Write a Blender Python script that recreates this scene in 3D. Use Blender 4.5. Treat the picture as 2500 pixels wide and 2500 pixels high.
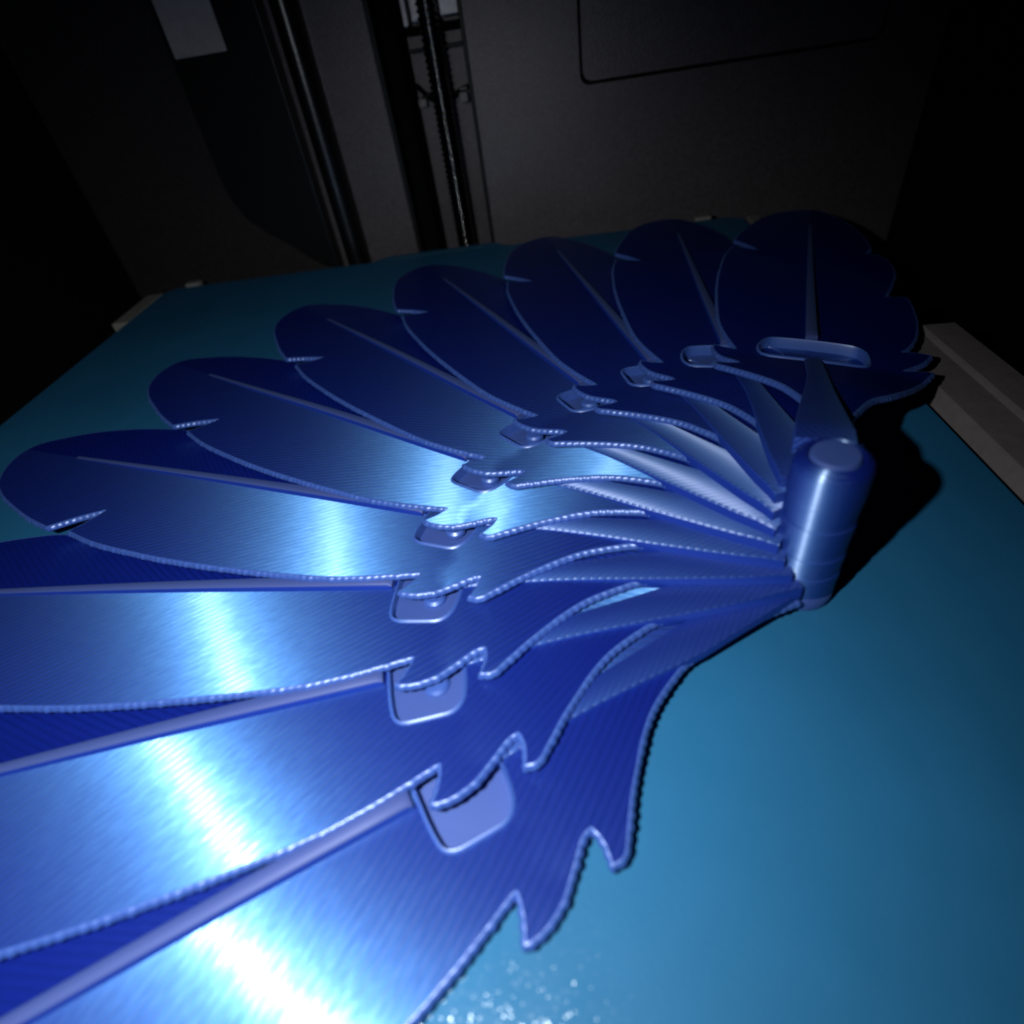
import bpy, bmesh, math, random
import numpy as np
from mathutils import Vector, Matrix
from mathutils.geometry import delaunay_2d_cdt

for o in list(bpy.data.objects):
    bpy.data.objects.remove(o, do_unlink=True)
SC = bpy.context.scene
COL = SC.collection
MM = 0.001

# ------------------------------------------------------------------ camera, world, lamp, exposure
YAW, PIT, ROL = -0.134903, 0.719426, -0.171976
f = Vector((math.sin(YAW)*math.cos(PIT), math.cos(YAW)*math.cos(PIT), -math.sin(PIT)))
r0 = Vector((math.cos(YAW), -math.sin(YAW), 0))
u0 = r0.cross(f)
r_ = r0*math.cos(ROL)+u0*math.sin(ROL)
u_ = -r0*math.sin(ROL)+u0*math.cos(ROL)
cam = bpy.data.cameras.new('camera')
camo = bpy.data.objects.new('camera', cam)
COL.objects.link(camo)
rot = Matrix((r_, u_, -f)).transposed().to_4x4()
camo.matrix_world = Matrix.Translation((0, 0, 73*MM)) @ rot
cam.sensor_width = 36
cam.lens = 20.592
cam.clip_start = 0.002
cam.clip_end = 5
cam.dof.use_dof = True
cam.dof.focus_distance = 0.118
cam.dof.aperture_fstop = 15.0
SC.camera = camo
SC.cycles.filter_width = 2.0
SC.cycles.sample_clamp_indirect = 6

world = bpy.data.worlds.new('World')
SC.world = world
world.use_nodes = True
world.node_tree.nodes['Background'].inputs[0].default_value = (0.05, 0.05, 0.10, 1)
world.node_tree.nodes['Background'].inputs[1].default_value = 0.004

lamp = bpy.data.lights.new('phone_flash', 'SPOT')
lamp.energy = 0.72
lamp.color = (0.86, 0.93, 1.0)
lamp.shadow_soft_size = 0.0014
lamp.spot_size = math.radians(140)
lamp.spot_blend = 1.0
lo = bpy.data.objects.new('phone_flash', lamp)
COL.objects.link(lo)
LPOS = Vector((-29, 1.5, 83.5))*MM
LAIM = Vector((-44, 44, 0))*MM
lo.location = LPOS
lo.rotation_euler = (LAIM-LPOS).to_track_quat('-Z', 'Y').to_euler()

SC.view_settings.view_transform = 'Standard'
SC.view_settings.look = 'None'
SC.view_settings.exposure = 0
SC.view_settings.gamma = 1

# ------------------------------------------------------------------ helpers
def nodes(name):
    m = bpy.data.materials.new(name)
    m.use_nodes = True
    nt = m.node_tree
    b = nt.nodes['Principled BSDF']
    return m, nt, b

def N(nt, t, **kw):
    n = nt.nodes.new(t)
    for k, v in kw.items():
        setattr(n, k, v)
    return n

def tag(o, label=None, cat=None, group=None, kind=None):
    if label: o['label'] = label
    if cat: o['category'] = cat
    if group: o['group'] = group
    if kind: o['kind'] = kind
    return o

def empty(name, loc):
    o = bpy.data.objects.new(name, None)
    o.location = loc
    COL.objects.link(o)
    return o

def link(name, bm, mat, parent=None, smooth=None, loc=None, recalc=True):
    me = bpy.data.meshes.new(name)
    if recalc: bmesh.ops.recalc_face_normals(bm, faces=bm.faces[:])
    bm.to_mesh(me)
    bm.free()
    if mat: me.materials.append(mat)
    if smooth is not None:
        me.shade_smooth()
        me.set_sharp_from_angle(angle=math.radians(smooth))
    o = bpy.data.objects.new(name, me)
    COL.objects.link(o)
    if parent: o.parent = parent
    if loc: o.location = loc
    return o

def box(bm, x0, x1, y0, y1, z0, z1, bev=0.0, seg=2):
    """box in millimetres, with rounded edges"""
    vs = [bm.verts.new((x*MM, y*MM, z*MM)) for z in (z0, z1) for y in (y0, y1) for x in (x0, x1)]
    fs = [bm.faces.new([vs[i] for i in q]) for q in ((0, 2, 3, 1), (4, 5, 7, 6), (0, 1, 5, 4), (2, 6, 7, 3), (0, 4, 6, 2), (1, 3, 7, 5))]
    if bev:
        ed = list({e for fc in fs for e in fc.edges})
        bmesh.ops.bevel(bm, geom=ed, offset=bev*MM, segments=seg, profile=0.5, affect='EDGES')

def lathe(bm, prof, cx=0, cy=0, n=48):
    """prof: list of (r, z) mm, outside going up; closed to the axis where r == 0"""
    rings = []
    for (r, z) in prof:
        if r == 0:
            rings.append([bm.verts.new((cx*MM, cy*MM, z*MM))])
        else:
            rings.append([bm.verts.new(((cx+r*math.cos(2*math.pi*i/n))*MM, (cy+r*math.sin(2*math.pi*i/n))*MM, z*MM)) for i in range(n)])
    for a, b in zip(rings, rings[1:]):
        for i in range(n):
            j = (i+1) % n
            if len(a) == 1 and len(b) == 1: continue
            if len(a) == 1: bm.faces.new((a[0], b[j], b[i]))
            elif len(b) == 1: bm.faces.new((a[i], a[j], b[0]))
            else: bm.faces.new((a[i], a[j], b[j], b[i]))

def tube(bm, pts, r, n=10):
    pts = [Vector(p)*MM for p in pts]
    rings = []
    for i, p in enumerate(pts):
        d = (pts[min(i+1, len(pts)-1)]-pts[max(i-1, 0)]).normalized()
        a = d.orthogonal().normalized() if i == 0 else (rings[-1][1]-d*rings[-1][1].dot(d)).normalized()
        b = d.cross(a)
        rings.append(([bm.verts.new(p+(a*math.cos(2*math.pi*k/n)+b*math.sin(2*math.pi*k/n))*r*MM) for k in range(n)], a))
    for (x, _), (y, _) in zip(rings, rings[1:]):
        for k in range(n):
            bm.faces.new((x[k], x[(k+1) % n], y[(k+1) % n], y[k]))
    bm.faces.new(rings[0][0][::-1])
    bm.faces.new(rings[-1][0])

def prism(bm, poly, axis, a, b, bev=0.0):
    """poly (p,q) mm extruded from a to b along axis 'y' (p=x,q=z) or 'z' (p=x,q=y)"""
    def P(p, q, t):
        return (p*MM, t*MM, q*MM) if axis == 'y' else (p*MM, q*MM, t*MM)
    A = [bm.verts.new(P(p, q, a)) for p, q in poly]
    B = [bm.verts.new(P(p, q, b)) for p, q in poly]
    f1 = bm.faces.new(A[::-1]); f2 = bm.faces.new(B)
    n = len(poly)
    for i in range(n):
        bm.faces.new((A[i], A[(i+1) % n], B[(i+1) % n], B[i]))
    if bev:
        ed = [e for e in f1.edges]+[e for e in f2.edges]
        bmesh.ops.bevel(bm, geom=ed, offset=bev*MM, segments=2, profile=0.5, affect='EDGES')

def inside(poly, x, y):
    c = False
    n = len(poly)
    j = n-1
    for i in range(n):
        xi, yi = poly[i]; xj, yj = poly[j]
        if (yi > y) != (yj > y) and x < (xj-xi)*(y-yi)/(yj-yi)+xi:
            c = not c
        j = i
    return c

# ------------------------------------------------------------------ materials
def silk_material(name, base, gloss, rough, aniso, pitch, bump, wgloss, wing=0.62, spec=0.15, veil=0.0, attr=False):
    """silk PLA: printed lines (U of the uv map runs across the lines, in mm) with a long satin highlight"""
    m, nt, b = nodes(name)
    uv = N(nt, 'ShaderNodeUVMap', uv_map='lines')
    sep = N(nt, 'ShaderNodeSeparateXYZ')
    nt.links.new(uv.outputs[0], sep.inputs[0])
    # slightly wandering line spacing
    nz = N(nt, 'ShaderNodeTexNoise'); nz.inputs['Scale'].default_value = 0.35; nz.inputs['Detail'].default_value = 2
    mp = N(nt, 'ShaderNodeMapping'); mp.inputs['Scale'].default_value = (1.0, 0.12, 1.0)
    nt.links.new(uv.outputs[0], mp.inputs['Vector']); nt.links.new(mp.outputs[0], nz.inputs['Vector'])
    ad = N(nt, 'ShaderNodeMath', operation='MULTIPLY_ADD')
    nt.links.new(nz.outputs[0], ad.inputs[0]); ad.inputs[1].default_value = 0.30; nt.links.new(sep.outputs[0], ad.inputs[2])
    ml = N(nt, 'ShaderNodeMath', operation='MULTIPLY'); ml.inputs[1].default_value = math.pi/pitch
    nt.links.new(ad.outputs[0], ml.inputs[0])
    sn = N(nt, 'ShaderNodeMath', operation='SINE'); nt.links.new(ml.outputs[0], sn.inputs[0])
    ab = N(nt, 'ShaderNodeMath', operation='ABSOLUTE'); nt.links.new(sn.outputs[0], ab.inputs[0])
    pw = N(nt, 'ShaderNodeMath', operation='POWER'); pw.inputs[1].default_value = 0.6
    nt.links.new(ab.outputs[0], pw.inputs[0])
    # blobs along the lines
    n2 = N(nt, 'ShaderNodeTexNoise'); n2.inputs['Scale'].default_value = 1.0; n2.inputs['Detail'].default_value = 2
    mp2 = N(nt, 'ShaderNodeMapping'); mp2.inputs['Scale'].default_value = (1.6, 0.16, 1.0)
    nt.links.new(uv.outputs[0], mp2.inputs['Vector']); nt.links.new(mp2.outputs[0], n2.inputs['Vector'])
    hs = N(nt, 'ShaderNodeMath', operation='MULTIPLY_ADD'); hs.inputs[1].default_value = 0.55
    nt.links.new(n2.outputs[0], hs.inputs[0]); nt.links.new(pw.outputs[0], hs.inputs[2])
    bp = N(nt, 'ShaderNodeBump'); bp.inputs['Strength'].default_value = bump; bp.inputs['Distance'].default_value = 0.00016
    nt.links.new(hs.outputs[0], bp.inputs['Height'])
    if attr:
        tg = N(nt, 'ShaderNodeAttribute', attribute_name='across_lines')
        tg_out = tg.outputs['Vector']
    else:
        tg = N(nt, 'ShaderNodeTangent', direction_type='UV_MAP', uv_map='lines')
        tg_out = tg.outputs[0]
    b.inputs['Base Color'].default_value = (*base, 1)
    if name == 'silk_blue_edge_beads':      # thin plastic glows a little at its edges
        b.inputs['Subsurface Weight'].default_value = 0.6
        b.inputs['Subsurface Radius'].default_value = (0.3, 0.5, 1.0)
        b.inputs['Subsurface Scale'].default_value = 0.0008
    b.inputs['Roughness'].default_value = 0.45
    b.inputs['Specular IOR Level'].default_value = spec
    nt.links.new(bp.outputs[0], b.inputs['Normal'])
    def glossy(r, a, c):
        g = N(nt, 'ShaderNodeBsdfAnisotropic')
        g.inputs['Color'].default_value = (*c, 1)
        g.inputs['Roughness'].default_value = r
        g.inputs['Anisotropy'].default_value = a
        nt.links.new(bp.outputs[0], g.inputs['Normal'])
        nt.links.new(tg_out, g.inputs['Tangent'])
        return g
    g1 = glossy(rough, aniso, gloss)
    g2 = glossy(min(1, rough*2.1), aniso, (gloss[0]*0.30, gloss[1]*0.64, gloss[2]*0.92))
    mg = N(nt, 'ShaderNodeMixShader'); mg.inputs[0].default_value = wing
    nt.links.new(g1.outputs[0], mg.inputs[1]); nt.links.new(g2.outputs[0], mg.inputs[2])
    if veil:
        # the broad satin sheen of silk filament
        g3 = glossy(0.76, aniso*0.8, (0.24, 0.48, 0.80))
        m3 = N(nt, 'ShaderNodeMixShader'); m3.inputs[0].default_value = veil
        nt.links.new(mg.outputs[0], m3.inputs[1]); nt.links.new(g3.outputs[0], m3.inputs[2])
        mg = m3
    mx = N(nt, 'ShaderNodeMixShader'); mx.inputs[0].default_value = wgloss
    nt.links.new(b.outputs[0], mx.inputs[1]); nt.links.new(mg.outputs[0], mx.inputs[2])
    nt.links.new(mx.outputs[0], nt.nodes['Material Output'].inputs['Surface'])
    return m

BLUE = (0.005, 0.016, 0.24)
GLOSS = (0.52, 0.78, 1.0)
M_blade = silk_material('silk_blue_printed_lines', BLUE, GLOSS, 0.32, -0.8, 1.08, 1.0, 0.37, wing=0.74, veil=0.28, attr=True)
M_ridge = silk_material('silk_blue_ridge', (0.006, 0.016, 0.22), (0.74, 0.77, 0.95), 0.48, -0.65, 0.84, 0.5, 0.42)
M_side = silk_material('silk_blue_ridge_side', BLUE, GLOSS, 0.45, 0.0, 0.42, 0.1, 0.10)
M_quill = silk_material('silk_blue_quill_top', (0.036, 0.048, 0.17), (0.50, 0.55, 0.82), 0.70, 0.0, 0.42, 0.1, 0.22)
M_edge = silk_material('silk_blue_edge_beads', (0.030, 0.055, 0.30), (0.72, 0.80, 1.0), 0.40, 0.0, 0.84, 0.0, 0.32)
M_ring = silk_material('silk_blue_rings', BLUE, (0.66, 0.80, 1.0), 0.42, -0.66, 0.60, 0.5, 0.46, wing=0.45)
M_floor = silk_material('silk_blue_pocket_floor', (0.036, 0.058, 0.21), (0.52, 0.62, 0.95), 0.65, 0.0, 0.42, 0.3, 0.20)

def plastic(name, col, rough, bump=0.0, scale=400.0, spec=0.4, dist=0.0003, var=0.0):
    m, nt, b = nodes(name)
    b.inputs['Base Color'].default_value = (*col, 1)
    b.inputs['Roughness'].default_value = rough
    b.inputs['Specular IOR Level'].default_value = spec
    tc = N(nt, 'ShaderNodeTexCoord')
    nz = N(nt, 'ShaderNodeTexNoise'); nz.inputs['Scale'].default_value = scale; nz.inputs['Detail'].default_value = 6
    nt.links.new(tc.outputs['Object'], nz.inputs['Vector'])
    if bump:
        bp = N(nt, 'ShaderNodeBump'); bp.inputs['Strength'].default_value = bump; bp.inputs['Distance'].default_value = dist
        nt.links.new(nz.outputs[0], bp.inputs['Height']); nt.links.new(bp.outputs[0], b.inputs['Normal'])
    if var:
        n2 = N(nt, 'ShaderNodeTexNoise'); n2.inputs['Scale'].default_value = scale*0.6; n2.inputs['Detail'].default_value = 8; n2.inputs['Roughness'].default_value = 0.75
        nt.links.new(tc.outputs['Object'], n2.inputs['Vector'])
        rp = N(nt, 'ShaderNodeValToRGB')
        rp.color_ramp.elements[0].position = 0.3; rp.color_ramp.elements[1].position = 0.72
        rp.color_ramp.elements[0].color = (*[c*(1-var) for c in col], 1)
        rp.color_ramp.elements[1].color = (*[c*(1+var) for c in col], 1)
        nt.links.new(n2.outputs[0], rp.inputs[0]); nt.links.new(rp.outputs[0], b.inputs['Base Color'])
    return m

M_wall = plastic('grained_black_panel', (0.105, 0.090, 0.093), 0.36, 0.6, 2000, 1.0, 0.0002, 0.6)
M_wall.node_tree.nodes['Principled BSDF'].inputs['Specular Tint'].default_value = (1.0, 0.90, 0.91, 1)
M_dim = plastic('dull_black_panel', (0.028, 0.024, 0.024), 0.6, 0.4, 700, 0.3, 0.0003, 0.4)
M_black = plastic('smooth_black_plastic', (0.006, 0.006, 0.007), 0.42, 0.25, 500, 0.35)
M_matte = plastic('matte_black', (0.004, 0.004, 0.005), 0.8, 0.3, 600, 0.1)
M_post = plastic('black_corner_post', (0.006, 0.006, 0.007), 0.30, 0.15, 700, 0.9)
M_grey = plastic('grey_label', (0.46, 0.42, 0.40), 0.6, 0.2, 500, 0.3, 0.0003, 0.15)
M_rail = plastic('warm_grey_rail', (0.22, 0.185, 0.18), 0.6, 0.3, 500, 0.3, 0.0003, 0.15)
M_pale = plastic('pale_grey_clip', (0.30, 0.28, 0.25), 0.55, 0.2, 500, 0.4, 0.0003, 0.12)
M_steel = plastic('bare_steel', (0.70, 0.66, 0.66), 0.5, 0.3, 350, 0.5, 0.0004, 0.25)
M_steel.node_tree.nodes['Principled BSDF'].inputs['Metallic'].default_value = 0.85
M_screw = plastic('oiled_black_steel', (0.30, 0.29, 0.28), 0.13, 0.05, 800, 0.5)
M_screw.node_tree.nodes['Principled BSDF'].inputs['Metallic'].default_value = 1.0
M_mark = plastic('cyan_mark', (0.10, 0.30, 0.36), 0.5, 0.1, 500, 0.4)

# teal textured spring steel sheet: powder grain, small sparkles
def plate_material():
    m, nt, b = nodes('teal_powder_coat')
    tc = N(nt, 'ShaderNodeTexCoord')
    n1 = N(nt, 'ShaderNodeTexNoise'); n1.inputs['Scale'].default_value = 1500; n1.inputs['Detail'].default_value = 3
    vo = N(nt, 'ShaderNodeTexVoronoi'); vo.inputs['Scale'].default_value = 5500
    nL = N(nt, 'ShaderNodeTexNoise'); nL.inputs['Scale'].default_value = 28; nL.inputs['Detail'].default_value = 4
    for n in (n1, vo, nL): nt.links.new(tc.outputs['Object'], n.inputs['Vector'])
    rp = N(nt, 'ShaderNodeValToRGB')
    rp.color_ramp.elements[0].position = 0.3; rp.color_ramp.elements[0].color = (0.016, 0.122, 0.240, 1)
    rp.color_ramp.elements[1].position = 0.7; rp.color_ramp.elements[1].color = (0.020, 0.150, 0.300, 1)
    nt.links.new(nL.outputs[0], rp.inputs[0]); nt.links.new(rp.outputs[0], b.inputs['Base Color'])
    bp = N(nt, 'ShaderNodeBump'); bp.inputs['Strength'].default_value = 0.15; bp.inputs['Distance'].default_value = 0.0002
    nt.links.new(n1.outputs[0], bp.inputs['Height'])
    nt.links.new(bp.outputs[0], b.inputs['Normal'])
    b.inputs['Roughness'].default_value = 0.6
    n4 = N(nt, 'ShaderNodeTexNoise'); n4.inputs['Scale'].default_value = 95; n4.inputs['Detail'].default_value = 6; n4.inputs['Roughness'].default_value = 0.65
    nt.links.new(tc.outputs['Object'], n4.inputs['Vector'])
    r4 = N(nt, 'ShaderNodeMapRange'); r4.inputs[1].default_value = 0.35; r4.inputs[2].default_value = 0.7; r4.inputs[3].default_value = 0.66; r4.inputs[4].default_value = 0.48
    nt.links.new(n4.outputs[0], r4.inputs[0]); nt.links.new(r4.outputs[0], b.inputs['Roughness'])
    b.inputs['Specular IOR Level'].default_value = 0.2
    # sparkles: every grain has a facet tilted its own way
    gm = N(nt, 'ShaderNodeNewGeometry')
    vs = N(nt, 'ShaderNodeVectorMath', operation='SUBTRACT'); vs.inputs[1].default_value = (0.5, 0.5, 0.5)
    nt.links.new(vo.outputs['Color'], vs.inputs[0])
    sc = N(nt, 'ShaderNodeVectorMath', operation='MULTIPLY'); sc.inputs[1].default_value = (0.25, 0.25, 0.0)
    nt.links.new(vs.outputs[0], sc.inputs[0])
    va = N(nt, 'ShaderNodeVectorMath', operation='ADD')
    nt.links.new(sc.outputs[0], va.inputs[0]); nt.links.new(gm.outputs['Normal'], va.inputs[1])
    nn = N(nt, 'ShaderNodeVectorMath', operation='NORMALIZE'); nt.links.new(va.outputs[0], nn.inputs[0])
    g = N(nt, 'ShaderNodeBsdfAnisotropic'); g.inputs['Roughness'].default_value = 0.17
    g.inputs['Color'].default_value = (0.85, 0.9, 0.9, 1)
    nt.links.new(nn.outputs[0], g.inputs['Normal'])
    lt = N(nt, 'ShaderNodeMath', operation='LESS_THAN'); lt.inputs[1].default_value = 0.35
    sx = N(nt, 'ShaderNodeSeparateXYZ'); nt.links.new(vo.outputs['Color'], sx.inputs[0]); nt.links.new(sx.outputs[2], lt.inputs[0])
    wt = N(nt, 'ShaderNodeMath', operation='MULTIPLY'); wt.inputs[1].default_value = 0.013; nt.links.new(lt.outputs[0], wt.inputs[0])
    mx = N(nt, 'ShaderNodeMixShader'); nt.links.new(wt.outputs[0], mx.inputs[0])
    nt.links.new(b.outputs[0], mx.inputs[1]); nt.links.new(g.outputs[0], mx.inputs[2])
    nt.links.new(mx.outputs[0], nt.nodes['Material Output'].inputs['Surface'])
    return m
M_plate = plate_material()

# ------------------------------------------------------------------ the printer chamber
bm = bmesh.new(); box(bm, -230, 190, -140, 300, -62, -58)
tag(link('floor', bm, M_matte), 'dark chamber floor under the printer bed', kind='structure')
bm = bmesh.new(); box(bm, -192, -188, -140, 300, -57.9, 230, 1)
tag(link('side_wall', bm, M_matte), 'black left side wall of the printer chamber', kind='structure')
bm = bmesh.new(); box(bm, 140, 144, -140, 300, -57.9, 230, 1)
tag(link('side_wall', bm, M_matte), 'black right side wall of the printer chamber', kind='structure')

rear = empty('rear_wall', (0, 0, 0))
tag(rear, 'grained black rear wall of the printer chamber with a screw channel', kind='structure')
YW = 262
bm = bmesh.new(); box(bm, -90, -56, YW, YW+5, -57.9, 230, 0.6)
link('wall_panel', bm, M_wall, rear)
bm = bmesh.new(); box(bm, -187.9, -90.1, YW, YW+5, -57.9, 230, 0.6)
link('wall_panel', bm, M_dim, rear)
# right wall panel with an opening for the access panel
def round_rect(x0, x1, z0, z1, r, n=6):
    pts = []
    for cx, cz, a0 in ((x1-r, z1-r, 0), (x0+r, z1-r, 90), (x0+r, z0+r, 180), (x1-r, z0+r, 270)):
        for k in range(n+1):
            a = math.radians(a0+90*k/n)
            pts.append((cx+r*math.cos(a), cz+r*math.sin(a)))
    return pts
def panel_with_hole(bm, outer, hole, y0, y1):
    vs = [Vector(p) for p in outer+hole]
    no, nh = len(outer), len(hole)
    ed = [(i, (i+1) % no) for i in range(no)]+[(no+i, no+(i+1) % nh) for i in range(nh)]
    V, E, F, *_ = delaunay_2d_cdt(vs, ed, [], 0, 1e-6)
    fr = [bm.verts.new((p.x*MM, y0*MM, p.y*MM)) for p in V]
    for t in F:
        c = sum((V[i] for i in t), Vector((0, 0)))/len(t)
        if inside(outer, c.x, c.y) and not inside(hole, c.x, c.y):
            bm.faces.new([fr[i] for i in t])
    for loop in (outer, hole):
        a = [bm.verts.new((p[0]*MM, y0*MM, p[1]*MM)) for p in loop]
        b = [bm.verts.new((p[0]*MM, y1*MM, p[1]*MM)) for p in loop]
        for i in range(len(loop)):
            j = (i+1) % len(loop)
            bm.faces.new((a[i], a[j], b[j], b[i]))
    bmesh.ops.remove_doubles(bm, verts=bm.verts[:], dist=1e-7)
bm = bmesh.new()
panel_with_hole(bm, [(-23, -57.9), (139.9, -57.9), (139.9, 230), (-23, 230)], round_rect(15.8, 120, 44.2, 200, 3.5), YW, YW+5)
link('wall_panel', bm, M_wall, rear)
bm = bmesh.new(); prism(bm, round_rect(16.9, 118.9, 45.3, 198.9, 2.8), 'y', YW+0.3, YW+5, 0.3)
link('access_panel', bm, M_wall, rear)
bm = bmesh.new(); box(bm, 10, 125, YW+5.1, YW+6, 38, 205)
link('backing_sheet', bm, M_matte, rear)
# the channel behind the screw
bm = bmesh.new()
box(bm, -56, -54.2, YW-0.6, YW+30, -57.9, 230, 0.4)
link('channel_side', bm, M_black, rear)
bm = bmesh.new()
box(bm, -24.4, -22.9, YW-0.6, YW+30, -57.9, 230, 0.4)
link('channel_side', bm, M_black, rear)
bm = bmesh.new(); box(bm, -54.1, -24.5, YW+26, YW+29, -57.9, 230)
link('channel_back', bm, M_wall, rear)
bm = bmesh.new(); box(bm, -54.0, -47.5, YW+4, YW+25.8, -57.9, 230, 1.5)
link('channel_rail', bm, M_matte, rear)
# corner post, cover plate and grey label on the left of the wall
bm = bmesh.new()
poly = []
for k in range(13):
    a = math.radians(180-180*k/12)
    poly.append((-82.3+5.0*math.cos(a), YW-0.5-7*math.sin(a)))
prism(bm, poly, 'z', -57.9, 230)
link('corner_post', bm, M_post, rear, smooth=40)
bm = bmesh.new()
prism(bm, [(-126, 32), (-125, 25), (-122, 17.5), (-116, 12), (-108, 6), (-99, -2), (-96, -4), (-90.2, -6), (-90.2, 230), (-127, 230)], 'y', YW-6, YW-0.2, 0.8)
link('cover_plate', bm, M_black, rear)
bm = bmesh.new(); box(bm, -124.3, -105.2, YW-6.6, YW-6.0, 70.4, 120, 0.2)
link('label_plate', bm, M_grey, rear)

# lead screw with real threads
bm = bmesh.new()
n = 24; R = 3.9; pitch = 2.0
z0, z1 = -57, 150
rows = int((z1-z0)/(pitch/10))
ring = []
for i in range(rows+1):
    z = z0+(z1-z0)*i/rows
    rr = []
    for k in range(n):
        ph = (z/pitch+k/n) % 1
        r = R-0.75*(0.5+0.5*math.cos(2*math.pi*ph))
        a = 2*math.pi*k/n
        rr.append(bm.verts.new(((-36+r*math.cos(a))*MM, (YW+8+r*math.sin(a))*MM, z*MM)))
    ring.append(rr)
for a, b in zip(ring, ring[1:]):
    for k in range(n):
        bm.faces.new((a[k], a[(k+1) % n], b[(k+1) % n], b[k]))
o = link('lead_screw', bm, M_screw, smooth=70)
tag(o, 'long black threaded lead screw upright in the rear wall channel', 'lead screw')
# bracket, cables and plugs in the channel
t = empty('motor_bracket', (-38*MM, (YW+20)*MM, 70*MM))
tag(t, 'bare metal motor bracket behind the lead screw at the top of the channel', 'bracket')
def bpart(name, m, *a, **k):
    bm = bmesh.new(); box(bm, *a, **k)
    o = link(name, bm, m, t); o.matrix_parent_inverse = Matrix.Translation(-t.location); return o
bpart('plate', M_steel, -46.2, -44.2, YW+14, YW+22, 68.2, 130, bev=0.4)
bpart('plate', M_steel, -43.6, -37.5, YW+16, YW+22, 68.8, 130, bev=0.8)
bpart('plate', M_steel, -32.2, -25.2, YW+12, YW+20, 69.6, 130, bev=0.5)
bpart('cross_bar', M_matte, -46.5, -25, YW+17, YW+24, 65.4, 68, bev=0.4)
bpart('cross_bar', M_black, -46.5, -25, YW+20, YW+25, 60.2, 61.4, bev=0.3)
bm = bmesh.new()
tube(bm, [(-47+22*s, YW+20+2*math.sin(s*7), 50-7*s+4*math.sin(3+s*5)) for s in [i/24 for i in range(25)]], 0.9)
tag(link('cable', bm, M_matte, smooth=60), 'thin black cable crossing behind the lead screw', 'cable')
bm = bmesh.new()
tube(bm, [(-47+14*s, YW+21, 44+5.5*s+1.2*math.sin(s*6)) for s in [i/16 for i in range(17)]], 0.8)
tag(link('cable', bm, M_black, smooth=60), 'short dark cable curving up beside the lead screw from the pale plug', 'cable')
bm = bmesh.new(); box(bm, -46.5, -43.4, YW+16, YW+20, 43.4, 46.2, 0.6)
tag(link('plug', bm, M_grey), 'small pale plug in the channel left of the lead screw', 'plug')
bm = bmesh.new(); box(bm, -30, -26.8, YW+14, YW+18, 43.2, 46.6, 0.6); box(bm, -29.4, -26.6, YW+14, YW+17, 47.3, 48.0, 0.2)
tag(link('plug', bm, M_grey), 'small pale plug in the channel right of the lead screw', 'plug')

# ------------------------------------------------------------------ heated bed
bed = empty('heated_bed', (-43*MM, 120*MM, -12*MM))
tag(bed, 'heated printer bed with warm grey side rail and pale clips under the teal sheet', 'printer bed')
def bedpart(name, bm, m, smooth=None):
    o = link(name, bm, m, bed, smooth)
    o.matrix_parent_inverse = Matrix.Translation(-bed.location)
    return o
bm = bmesh.new(); box(bm, -156, 70.5, -30, 236, -12, -0.75, 0.8)
bedpart('bed_base', bm, M_matte)
bm = bmesh.new()
prism(bm, [(75.4, -6), (77.2, 0.7), (77.6, 0.9), (85.9, 0.35), (86.3, 0.9), (86.8, 1.3), (94, 1.1), (95, 0.4), (95, -6)], 'y', -60, 136)
o = bedpart('side_rail', bm, M_rail)
bm = bmesh.new(); box(bm, -166, -158.9, 208, 236, -6, -0.4, 0.5)
bedpart('corner_clip', bm, M_pale)
bm = bmesh.new(); box(bm, 73.6, 78, 217, 238, -6, -0.3, 0.5)
bedpart('corner_clip', bm, M_pale)
bm = bmesh.new(); box(bm, -150.5, -144.6, 239.3, 243, -4, 0.8, 0.5)
bedpart('edge_tab', bm, M_pale)
bm = bmesh.new(); box(bm, 55.2, 61.2, 239.3, 243, -4, 0.8, 0.5)
bedpart('edge_tab', bm, M_pale)

plate = empty('build_plate', (-43*MM, 120*MM, -0.7*MM))
tag(plate, 'teal powder coated build plate lying under the blue feather fan', 'build plate')
poly = [(-160.5, 60), (-159.3, 140), (-157.5, 234), (-153.5, 238.2), (-72, 238.8), (-69.5, 240), (-67.2, 243), (-64.5, 244.2), (-24, 244.8), (-20.5, 243.6), (-18, 240.2), (-15.5, 239), (66, 238.4), (71.5, 235.5), (73.2, 140), (73.4, 2), (69, -3), (-158, -3), (-161, 1)]
bm = bmesh.new(); prism(bm, poly, 'z', -0.7, 0.0, 0.12)
o = link('sheet', bm, M_plate, plate); o.matrix_parent_inverse = Matrix.Translation(-plate.location)
bm = bmesh.new(); prism(bm, [(-63.5, 239.9), (-25.8, 240.7), (-25.8, 241.3), (-63.5, 240.5)], 'z', 0.004, 0.03)
o = link('alignment_mark', bm, M_mark, plate); o.matrix_parent_inverse = Matrix.Translation(-plate.location)

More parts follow.
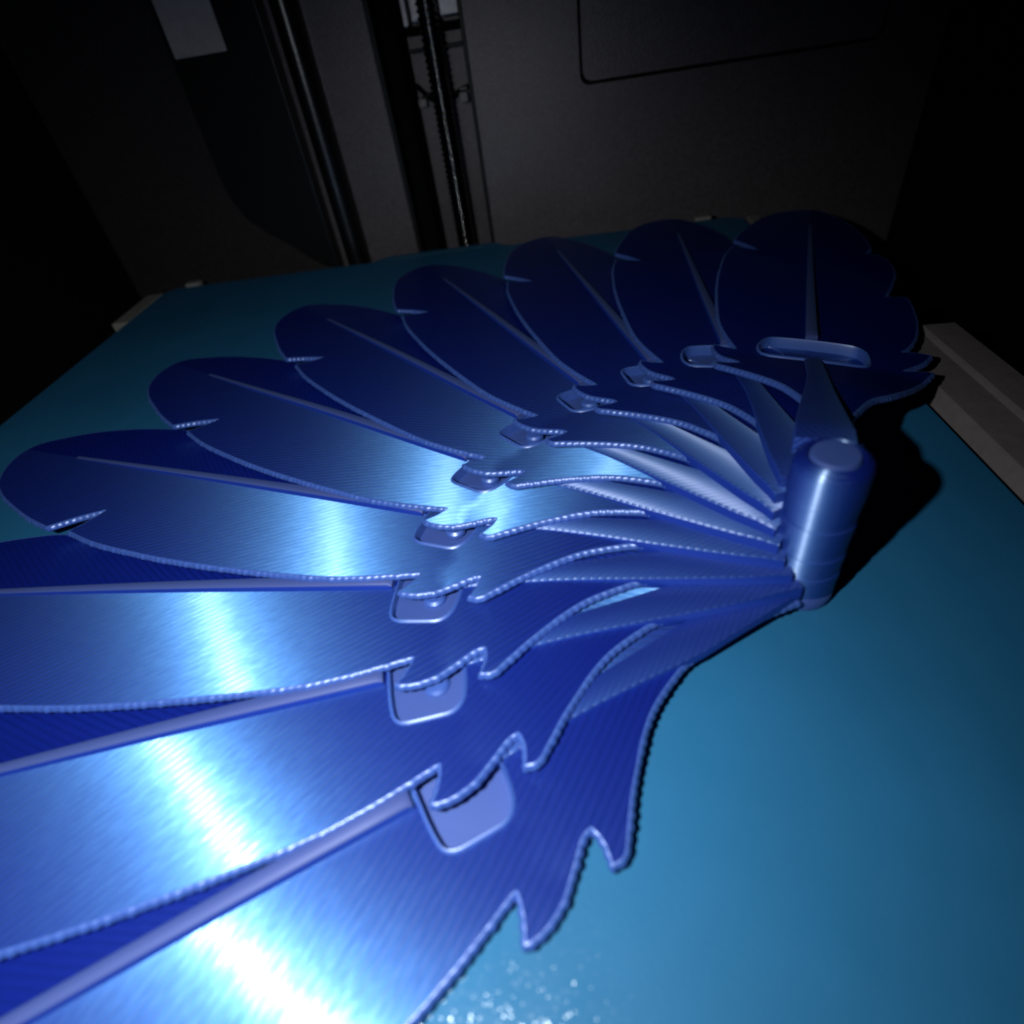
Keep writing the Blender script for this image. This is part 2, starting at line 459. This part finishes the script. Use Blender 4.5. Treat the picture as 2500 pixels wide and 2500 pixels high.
# ------------------------------------------------------------------ the feather fan
PX, PY = 33.008, 59.600
fan = empty('feather_fan', (PX*MM, PY*MM, 0))
tag(fan, 'shiny blue printed feather fan spread open on the teal build plate', 'hand fan')
ANG = [208.7, 192.5, 176.6, 161.2, 146.4, 131.7, 116.4, 101.2, 85.9, 70.6]
ZD = [1.9, 3.2, 4.0, 4.7, 5.4, 6.3, 7.2, 8.1, 9.1, 10.2]
ZT = [2.2, 3.4, 4.0, 4.3, 4.2, 4.0, 3.7, 3.5, 3.3, 3.1]
ZM = [2.1, 3.0, 3.6, 4.1, 4.4, 4.6, 4.8, 5.0, 5.1, 5.3]
TT = [.0, .045, .08]+[.08]*7
TH = 1.2
def ringz(n): return 1.83*n+3.1 if n < 10 else 25.3
def pch(xs, ys, x):
    h = [b-a for a, b in zip(xs, xs[1:])]
    d = [(b-a)/k for a, b, k in zip(ys, ys[1:], h)]
    m = [0.0]*len(xs); m[0] = d[0]; m[-1] = d[-1]
    for i in range(1, len(xs)-1):
        if d[i-1]*d[i] > 0:
            m[i] = (h[i-1]+h[i])*3/((2*h[i]+h[i-1])/d[i-1]+(h[i]+2*h[i-1])/d[i])
    x = min(max(x, xs[0]), xs[-1])
    i = 0
    while i < len(h)-1 and x > xs[i+1]: i += 1
    t = (x-xs[i])/h[i]
    return ys[i]*(2*t**3-3*t*t+1)+h[i]*m[i]*(t**3-2*t*t+t)+ys[i+1]*(-2*t**3+3*t*t)+h[i]*m[i+1]*(t**3-t*t)
def wedge(n, r):
    a, b = ringz(n)-0.1, ZD[n-1]-8*TT[n-1]+0.45
    t = min(max((r-6)/48, 0), 1)
    return a+(b-a)*t
def zblade(n, u, v):
    r = math.hypot(u, v)
    if r < 54:
        z = wedge(n, r)-pch([6, 22, 38, 54], [1.3, 0.95, 0.5, 0.45], r)
    else:
        z = pch([30, 54, 110, 176], [wedge(n, 30)-0.45, wedge(n, 54)-0.45, ZM[n-1], ZT[n-1]], r)
    z += v*TT[n-1]*min(max((r-6)/40, 0), 1)
    if r > 60:
        z += 0.10*min(1, (r-60)/20)*math.sin(u*0.085+n*1.7)*math.sin(v*0.13+n*2.3)
    return max(z, TH+0.08)

LEFT = [(175, 0, 0), (174.2, 3.4, 0), (171.3, 8.2, 0), (166.5, 12.8, 0), (160, 16.2, 0), (152, 18.8, 0), (144.5, 20.8, 0), (137.2, 22.1, 1), (133.5, 18.2, 0), (129.2, 14.6, 1), (129.8, 18.4, 0), (131, 22.0, 1),
        (122, 23.3, 0), (110, 23.5, 0), (98, 23.0, 0), (84, 21.6, 0), (72, 19.9, 0), (64, 17.7, 0), (56.3, 14.9, 1), (56.8, 17.2, 0), (57.9, 19.6, 1), (55.6, 19.6, 0), (52.5, 18.4, 0), (49.5, 16.0, 0), (47.4, 14.2, 0), (46.0, 13.7, 1),
        (45.7, 15.5, 0), (46.2, 18.1, 1), (44.2, 17.9, 0), (42.4, 16.0, 0), (39.9, 13.2, 0), (37.4, 10.8, 0), (34.8, 8.4, 0), (31.1, 5.8, 0), (25.6, 3.5, 0), (22, 2.7, 0), (16, 2.4, 0), (10, 2.7, 0), (4.2, 3.6, 1)]
RIGHT = [(4.2, -3.6, 1), (10, -2.7, 0), (15, -3.2, 0), (21, -5.0, 0), (28.1, -7.7, 0), (34.1, -11.7, 0), (42.8, -16.3, 0), (51.5, -20.1, 0), (56.4, -22.3, 1), (56.0, -19.6, 0), (54.9, -16.7, 1), (60.3, -20.8, 0), (65.6, -23.2, 1), (66, -20.6, 0), (65.3, -17.6, 1),
         (68, -19.2, 0), (74.4, -21.3, 0), (83, -22.7, 0), (91, -22.9, 0), (97, -22.7, 0), (100.2, -22.0, 1), (99.2, -20.0, 0), (98.6, -17.4, 1), (103, -18.6, 0), (107.4, -19.6, 0), (116.9, -21.2, 0), (126.1, -20.6, 0), (131.9, -18.4, 1), (132.2, -15.0, 1), (137, -16.6, 0), (143.2, -16.3, 0), (153, -14.4, 0), (163.2, -10.8, 0), (171, -5.9, 0), (174.2, -2.8, 0), (175, 0, 0)]
def spline(ctrl, step):
    """Catmull-Rom through the control points, broken at corners, resampled at an even step"""
    segs = [[]]
    for p in ctrl:
        segs[-1].append(p[:2])
        if p[2]: segs.append([p[:2]])
    out = []
    for s in segs:
        if len(s) < 2: continue
        fine = []
        for i in range(len(s)-1):
            p1, p2 = Vector(s[i]), Vector(s[i+1])
            p0 = Vector(s[i-1]) if i > 0 else p1*2-p2
            p3 = Vector(s[i+2]) if i+2 < len(s) else p2*2-p1
            k = 12
            for j in range(k):
                t = j/k
                fine.append(0.5*((2*p1)+(p2-p0)*t+(2*p0-5*p1+4*p2-p3)*t*t+(3*p1-p0-3*p2+p3)*t**3))
        fine.append(Vector(s[-1]))
        L = [0]
        for a, b in zip(fine, fine[1:]): L.append(L[-1]+(b-a).length)
        m = max(1, round(L[-1]/step))
        j = 0
        for q in range(m):
            d = L[-1]*q/m
            while j < len(L)-2 and L[j+1] < d: j += 1
            t = (d-L[j])/max(1e-9, L[j+1]-L[j])
            out.append(fine[j].lerp(fine[j+1], t))
    return out
OUT = spline(LEFT[:-1]+[LEFT[-1]]+RIGHT[:], 0.3)
OUT = [p for i, p in enumerate(OUT) if (p-OUT[i-1]).length > 0.02]
def normals(loop):
    ns = []
    for i in range(len(loop)):
        d = loop[(i+1) % len(loop)]-loop[i-1]
        ns.append(Vector((d.y, -d.x)).normalized())
    return ns
ONRM = normals(OUT)
OUT = [p-q*0.3 for p, q in zip(OUT, ONRM)]
SLOT_NEAR = [(51.0, 5.0), (51.0, -7.5), (52.4, -9.6), (56.5, -9.8), (61.0, -9.6), (62.5, -7.5), (62.5, 5.4), (61.4, 8.4), (57.0, 8.5), (53.0, 8.5)]
SLOT_FAR = [(52.9, 9.0), (52.9, -9.0), (54.6, -10.9), (58.5, -11.3), (62.5, -10.9), (65.2, -8.4), (65.2, 7.0), (64.0, 9.6), (60.0, 10.9), (56.0, 10.9)]
def smooth_loop(c, k=3):
    pts = [Vector(p) for p in c]
    for _ in range(k):
        q = []
        for i in range(len(pts)):
            a, b = pts[i], pts[(i+1) % len(pts)]
            q += [a.lerp(b, 0.25), a.lerp(b, 0.75)]
        pts = q
    return pts
def blade_plan(slot_c):
    """2-D triangulation of the blade outline with its slot left open"""
    SLOT = smooth_loop(slot_c, 2)
    s_t = [tuple(p) for p in SLOT]
    grid = []
    for i in range(0, 64):
        for j in range(-9, 10):
            u, v = 5+i*2.7+(j % 2)*1.3, j*2.6
            if not inside(outl, u, v) or inside(s_t, u, v): continue
            if min((p-Vector((u, v))).length for p in OUT[::3]) < 0.9: continue
            if min((p-Vector((u, v))).length for p in SLOT) < 0.8: continue
            grid.append(Vector((u, v)))
    ns_ = len(SLOT)
    edg = [(i, (i+1) % no) for i in range(no)]+[(no+i, no+(i+1) % ns_) for i in range(ns_)]
    V2, _e, F2, *_ = delaunay_2d_cdt(OUT+SLOT+grid, edg, [], 0, 1e-7)
    tri = []
    for t in F2:
        c = (V2[t[0]]+V2[t[1]]+V2[t[2]])/3
        if inside(o_t, c.x, c.y) and not inside(s_t, c.x, c.y): tri.append(t)
    return SLOT, V2, tri
outl = [tuple(p) for p in OUT[::4]]
o_t = [tuple(p) for p in OUT]
no = len(OUT)
PLAN = {False: blade_plan(SLOT_NEAR), True: blade_plan(SLOT_FAR)}
BEAD = 1.25
rs = random.Random(5)
S = [0.0]
for a, b in zip(OUT, OUT[1:]): S.append(S[-1]+(b-a).length)
BAMP = [0.45+0.8*rs.random() for _ in range(int(S[-1]/BEAD)+3)]

PHI = [math.radians(37)]
def line_uv(u, v, side):
    c, s = math.cos(PHI[0]), math.sin(PHI[0])
    # left vane: lines at +45 deg, right vane: lines at -45 deg. U across the lines, V along them
    if side > 0: return (-u*s+v*c, u*c+v*s)
    return (u*s+v*c+37, u*c-v*s)

def store_across(me, ca, sa):
    """one vector per face: the direction across the printed lines"""
    c, s = math.cos(PHI[0]), math.sin(PHI[0])
    at = me.attributes.new('across_lines', 'FLOAT_VECTOR', 'FACE')
    out = []
    for p in me.polygons:
        x, y = p.center.x, p.center.y
        u, v = (-s, c) if -x*sa+y*ca > 0 else (s, c)
        out += [u*ca-v*sa, u*sa+v*ca, 0.0]
    at.data.foreach_set('vector', out)
def feather(n):
    SLOT, V2, TRI = PLAN[n >= 9]
    PHI[0] = math.radians({1: 32, 2: 35}.get(n, 37))
    ns_ = len(SLOT)
    u_in = 54.2 if n >= 9 else 52.1
    u_out = 65.6 if n >= 9 else 62.9
    ca, sa = math.cos(math.radians(ANG[n-1])), math.sin(math.radians(ANG[n-1]))
    def W(u, v, z): return (MM*(u*ca-v*sa), MM*(u*sa+v*ca), MM*z)
    def add_uv(bm, f, lay, loc):
        c = sum((loc[v][1] for v in f.verts))/len(f.verts)
        for l in f.loops:
            u, v = loc[l.vert]
            l[lay].uv = line_uv(u, v, c)
    bm = bmesh.new(); lay = bm.loops.layers.uv.new('lines'); loc = {}
    def nv(u, v, z):
        q = bm.verts.new(W(u, v, z)); loc[q] = (u, v); return q
    top = [nv(p.x, p.y, zblade(n, p.x, p.y)) for p in V2]
    for t in TRI:
        bm.faces.new([top[i] for i in t])
    # beaded outer wall
    rows = [[nv(p.x, p.y, zblade(n, p.x, p.y)) for p in OUT]]   # own vertices: a crisp edge against the blade face
    for (dz, oc, bead) in ((0.02, 0.11, 0.05), (-0.22, 0.30, 0.17), (-0.62, 0.47, 0.26), (-0.95, 0.48, 0.22), (-TH, 0.34, 0.0)):
        row = []
        for i, p in enumerate(OUT):
            k = int(S[i]/BEAD)
            w = math.sin(math.pi*(S[i]/BEAD-k))
            off = oc+bead*BAMP[k]*w
            q = p+ONRM[i]*off
            row.append(nv(q.x, q.y, zblade(n, p.x, p.y)+dz+0.35*bead*BAMP[k]*w))
        rows.append(row)
    for a, b in zip(rows, rows[1:]):
        for i in range(no):
            j = (i+1) % no
            bm.faces.new((a[i], a[j], b[j], b[i])).material_index = 1
    # underside
    low = rows[-1]
    lowg = {}
    def lowv(i):
        if i < no: return low[i]
        if i not in lowg:
            p = V2[i]; lowg[i] = nv(p.x, p.y, zblade(n, p.x, p.y)-TH)
        return lowg[i]
    for t in TRI:
        bm.faces.new([lowv(i) for i in reversed(t)])
    # pocket wall, with a small rolled lip
    depth = (1.3, 1.25, 1.4, 1.6)[n-1] if n < 5 else 2.15 if n < 10 else 2.9
    sn = normals(SLOT)
    prev = [nv(p.x, p.y, zblade(n, p.x, p.y)) for p in SLOT]
    for dz, off in ((0.30, 0.22), (0.34, 0.42), (0.05, 0.58), (-depth, 0.60)):
        row = [nv(*(p-sn[i]*(-off)*-1 if False else p+sn[i]*(-off)), zblade(n, p.x, p.y)+dz) for i, p in enumerate(SLOT)]
        for i in range(ns_):
            j = (i+1) % ns_
            bm.faces.new((prev[i], prev[j], row[j], row[i])).material_index = 1
        prev = row
    for f in bm.faces: add_uv(bm, f, lay, loc)
    bmesh.ops.recalc_face_normals(bm, faces=bm.faces[:])
    bm.faces.ensure_lookup_table()
    for f in bm.faces[:len(TRI)]:
        f.normal_update()
        if f.normal.z < 0: f.normal_flip()
    for e in bm.edges:
        lf = e.link_faces
        if len(lf) == 2 and (lf[0].material_index != lf[1].material_index or e.calc_face_angle(0) > 1.2): e.smooth = False
    for f in bm.faces: f.smooth = True
    fo = link('feather', bm, M_blade, fan, recalc=False)
    fo.data.materials.append(M_edge)
    store_across(fo.data, ca, sa)
    # exact normals on the upper face of the blade (the first faces made), so the long thin triangles along the edge do not show
    me = fo.data
    nrm = [(0.0, 0.0, 0.0)]*len(me.loops)
    vn = {}
    for p in me.polygons[:len(TRI)]:
        for li in p.loop_indices:
            vi = me.loops[li].vertex_index
            if vi not in vn:
                x, y, z = me.vertices[vi].co/MM
                u, v = x*ca+y*sa, -x*sa+y*ca
                e = 0.4
                gu = (zblade(n, u+e, v)-zblade(n, u-e, v))/(2*e); gv = (zblade(n, u, v+e)-zblade(n, u, v-e))/(2*e)
                vn[vi] = Vector((-(gu*ca-gv*sa), -(gu*sa+gv*ca), 1)).normalized()[:]
            nrm[li] = vn[vi]
    me.normals_split_custom_set(nrm)

    # pocket floor
    bm = bmesh.new(); lay = bm.loops.layers.uv.new('lines'); loc = {}
    def nv(u, v, z):
        q = bm.verts.new(W(u, v, z)); loc[q] = (u, v); return q
    def floor_z(p):
        # never below the face of the feather underneath
        z = max(0.06, zblade(n, p.x, p.y)-depth+0.02)
        if n > 1:
            d = math.radians(ANG[n-1]-ANG[n-2])
            u2, v2 = p.x*math.cos(d)-p.y*math.sin(d), p.x*math.sin(d)+p.y*math.cos(d)
            if inside(o_t, u2, v2): z = max(z, zblade(n-1, u2, v2)+0.12)
        return min(z, zblade(n, p.x, p.y)-0.3)
    FZ = max(floor_z(p)-zblade(n, p.x, p.y) for p in SLOT)
    A = [nv(*(p+sn[i]*-0.55), zblade(n, p.x, p.y)+FZ) for i, p in enumerate(SLOT)]
    B = [nv(*(p+sn[i]*-0.55), max(0.03, zblade(n, p.x, p.y)-depth-0.25)) for i, p in enumerate(SLOT)]
    bm.faces.new(A); bm.faces.new(B[::-1])
    for i in range(ns_):
        j = (i+1) % ns_
        bm.faces.new((A[i], A[j], B[j], B[i]))
    bmesh.ops.triangulate(bm, faces=[f for f in bm.faces if len(f.verts) > 4])
    for f in bm.faces: add_uv(bm, f, lay, loc)
    sf = link('slot_floor', bm, M_floor if n < 10 else M_blade, fo)
    store_across(sf.data, ca, sa)

    # neck: the broad raised part of the shaft that climbs to the hinge
    bm = bmesh.new(); lay = bm.loops.layers.uv.new('lines'); loc = {}
    us = [3.2, 6, 9, 13, 17, 21, 25, 29, 33, 37, 41, 45, 49, u_in-1, u_in]
    def sec(u, w, zt, zb, r):
        wr = pch([3, 8, 30, 54.3], [2.6, 2.4, 1.8, 1.6], u)
        pr = [(-wr, zb), (-wr, zt-r), (-wr+r*0.3, zt-r*0.3), (-wr+r, zt), (0, zt+0.03), (w-r, zt), (w-r*0.3, zt-r*0.3), (w, zt-r), (w, zb)]
        out = []
        for v, z in pr:
            q = bm.verts.new(W(u, v, z)); loc[q] = (u, v+(z-zt)); out.append(q)
        return out
    prev = None
    for u in us:
        w = pch([3, 8, 15, 22, 32, 40, 54.3], [4.7, 4.6, 4.0, 3.3, 2.2, 1.65, 1.5], u)
        zt = wedge(n, u)+0.02
        zb = zblade(n, u, 0)-TH+0.05
        if n == 1:
            w = min(w, 3.3)
            zb = max(zb, pch([3, 12, 24, 40], [3.05, 3.0, 2.2, 0.3], u))
        s = sec(u, w, zt, zb, 0.25)
        if prev:
            for i in range(len(s)-1): bm.faces.new((prev[i], prev[i+1], s[i+1], s[i])).material_index = 1 if i in (0, 7) else 0
            bm.faces.new((prev[-1], prev[0], s[0], s[-1]))
        else: bm.faces.new(s[::-1])
        prev = s
    bm.faces.new(prev)
    for f in bm.faces:
        for l in f.loops:
            u, v = loc[l.vert]; l[lay].uv = line_uv(u, v, 1)
    link('neck', bm, M_ridge, fo, smooth=40).data.materials.append(M_side)

    # outer quill: thin rounded rib fading out toward the tip
    bm = bmesh.new(); lay = bm.loops.layers.uv.new('lines'); loc = {}
    prev = None
    for u in [u_out, u_out+0.8]+[69+3.5*i for i in range(26)]:
        t = max(0.0, (u-65)/92)
        w = 1.25*(1-t)+0.42*t
        hgt = 1.35*(1-t**2.2)+0.10
        zt = zblade(n, u, 0)
        if u == u_out: hgt *= 0.75
        pr = [(-w, -0.3), (-w*0.97, hgt*0.80), (-w*0.75, hgt*0.97), (0, hgt), (w*0.75, hgt*0.97), (w*0.97, hgt*0.80), (w, -0.3)]
        s = []
        for v, z in pr:
            q = bm.verts.new(W(u, v, zt+z)); loc[q] = (u, v+z); s.append(q)
        if prev:
            for i in range(len(s)-1): bm.faces.new((prev[i], prev[i+1], s[i+1], s[i])).material_index = 1 if i in (0, 5) else 0
        else: bm.faces.new(s[::-1])
        prev = s
    bm.faces.new(prev)
    for f in bm.faces:
        for l in f.loops:
            u, v = loc[l.vert]; l[lay].uv = (v, u)
    link('quill', bm, M_quill, fo, smooth=50).data.materials.append(M_side)

    # hinge ring stacked on the pin
    lo_, hi_ = (ringz(n-1) if n > 1 else 3.0), ringz(n)
    bm = bmesh.new(); lay = bm.loops.layers.uv.new('lines')
    ro = 4.75 if n == 10 else 4.50+0.16*((n*7) % 5)/4
    lathe(bm, [(3.05, lo_), (ro, lo_), (ro, hi_-1.5), (ro-0.14, hi_-0.85), (ro-0.5, hi_-0.35), (ro-1.0, hi_-0.06), (3.35, hi_), (3.05, hi_-0.3), (3.05, lo_)] if n == 10 else [(3.05, lo_), (ro, lo_), (ro, hi_), (3.05, hi_), (3.05, lo_)])
    for f in bm.faces:
        for l in f.loops:
            co = l.vert.co; l[lay].uv = (co.z/MM, math.atan2(co.y, co.x)*4.6)
    link('hinge_ring', bm, M_ring, fo, smooth=28)

    # guide pin under the feather, riding in the slot of the feather below
    if n > 1:
        cb, sb = math.cos(math.radians(ANG[n-2])), math.sin(math.radians(ANG[n-2]))
        bm = bmesh.new(); lay = bm.loops.layers.uv.new('lines')
        pu, pv = (55.5, -1.5) if n == 2 else (55.6, 3.0)
        zlo = zblade(n-1, pu, pv)-(1.15 if n < 6 else 1.9)
        x, y = pu*cb-pv*sb, pu*sb+pv*cb
        ul, vl = x*ca+y*sa, -x*sa+y*ca
        zhi = zblade(n-1, pu, pv)+0.15
        lathe(bm, [(0, zlo), (1.5, zlo), (1.8, zlo+0.3), (1.8, zhi-0.4), (1.4, zhi), (0, zhi)], x, y, 24)
        for f in bm.faces:
            for l in f.loops:
                co = l.vert.co; l[lay].uv = (co.z/MM, co.x/MM)
        link('guide_pin', bm, M_edge, fo, smooth=40)
    return fo
for n in range(1, 11):
    fo = feather(n)
    if n == 10: fo['label'] = 'topmost feather, its whole slot open and its right edge notched'

bm = bmesh.new(); lay = bm.loops.layers.uv.new('lines')
lathe(bm, [(0, 0.02), (4.0, 0.02), (4.5, 0.35), (4.65, 0.9), (4.65, 2.2), (4.4, 2.8), (2.95, 2.95), (2.95, 25.3), (2.8, 25.55), (2.4, 25.6), (1.2, 25.52), (0.5, 25.56), (0, 25.54)])
for f in bm.faces:
    for l in f.loops:
        co = l.vert.co; l[lay].uv = (co.z/MM, math.atan2(co.y, co.x)*4.0)
link('hinge_pin', bm, M_floor, fan, smooth=40)
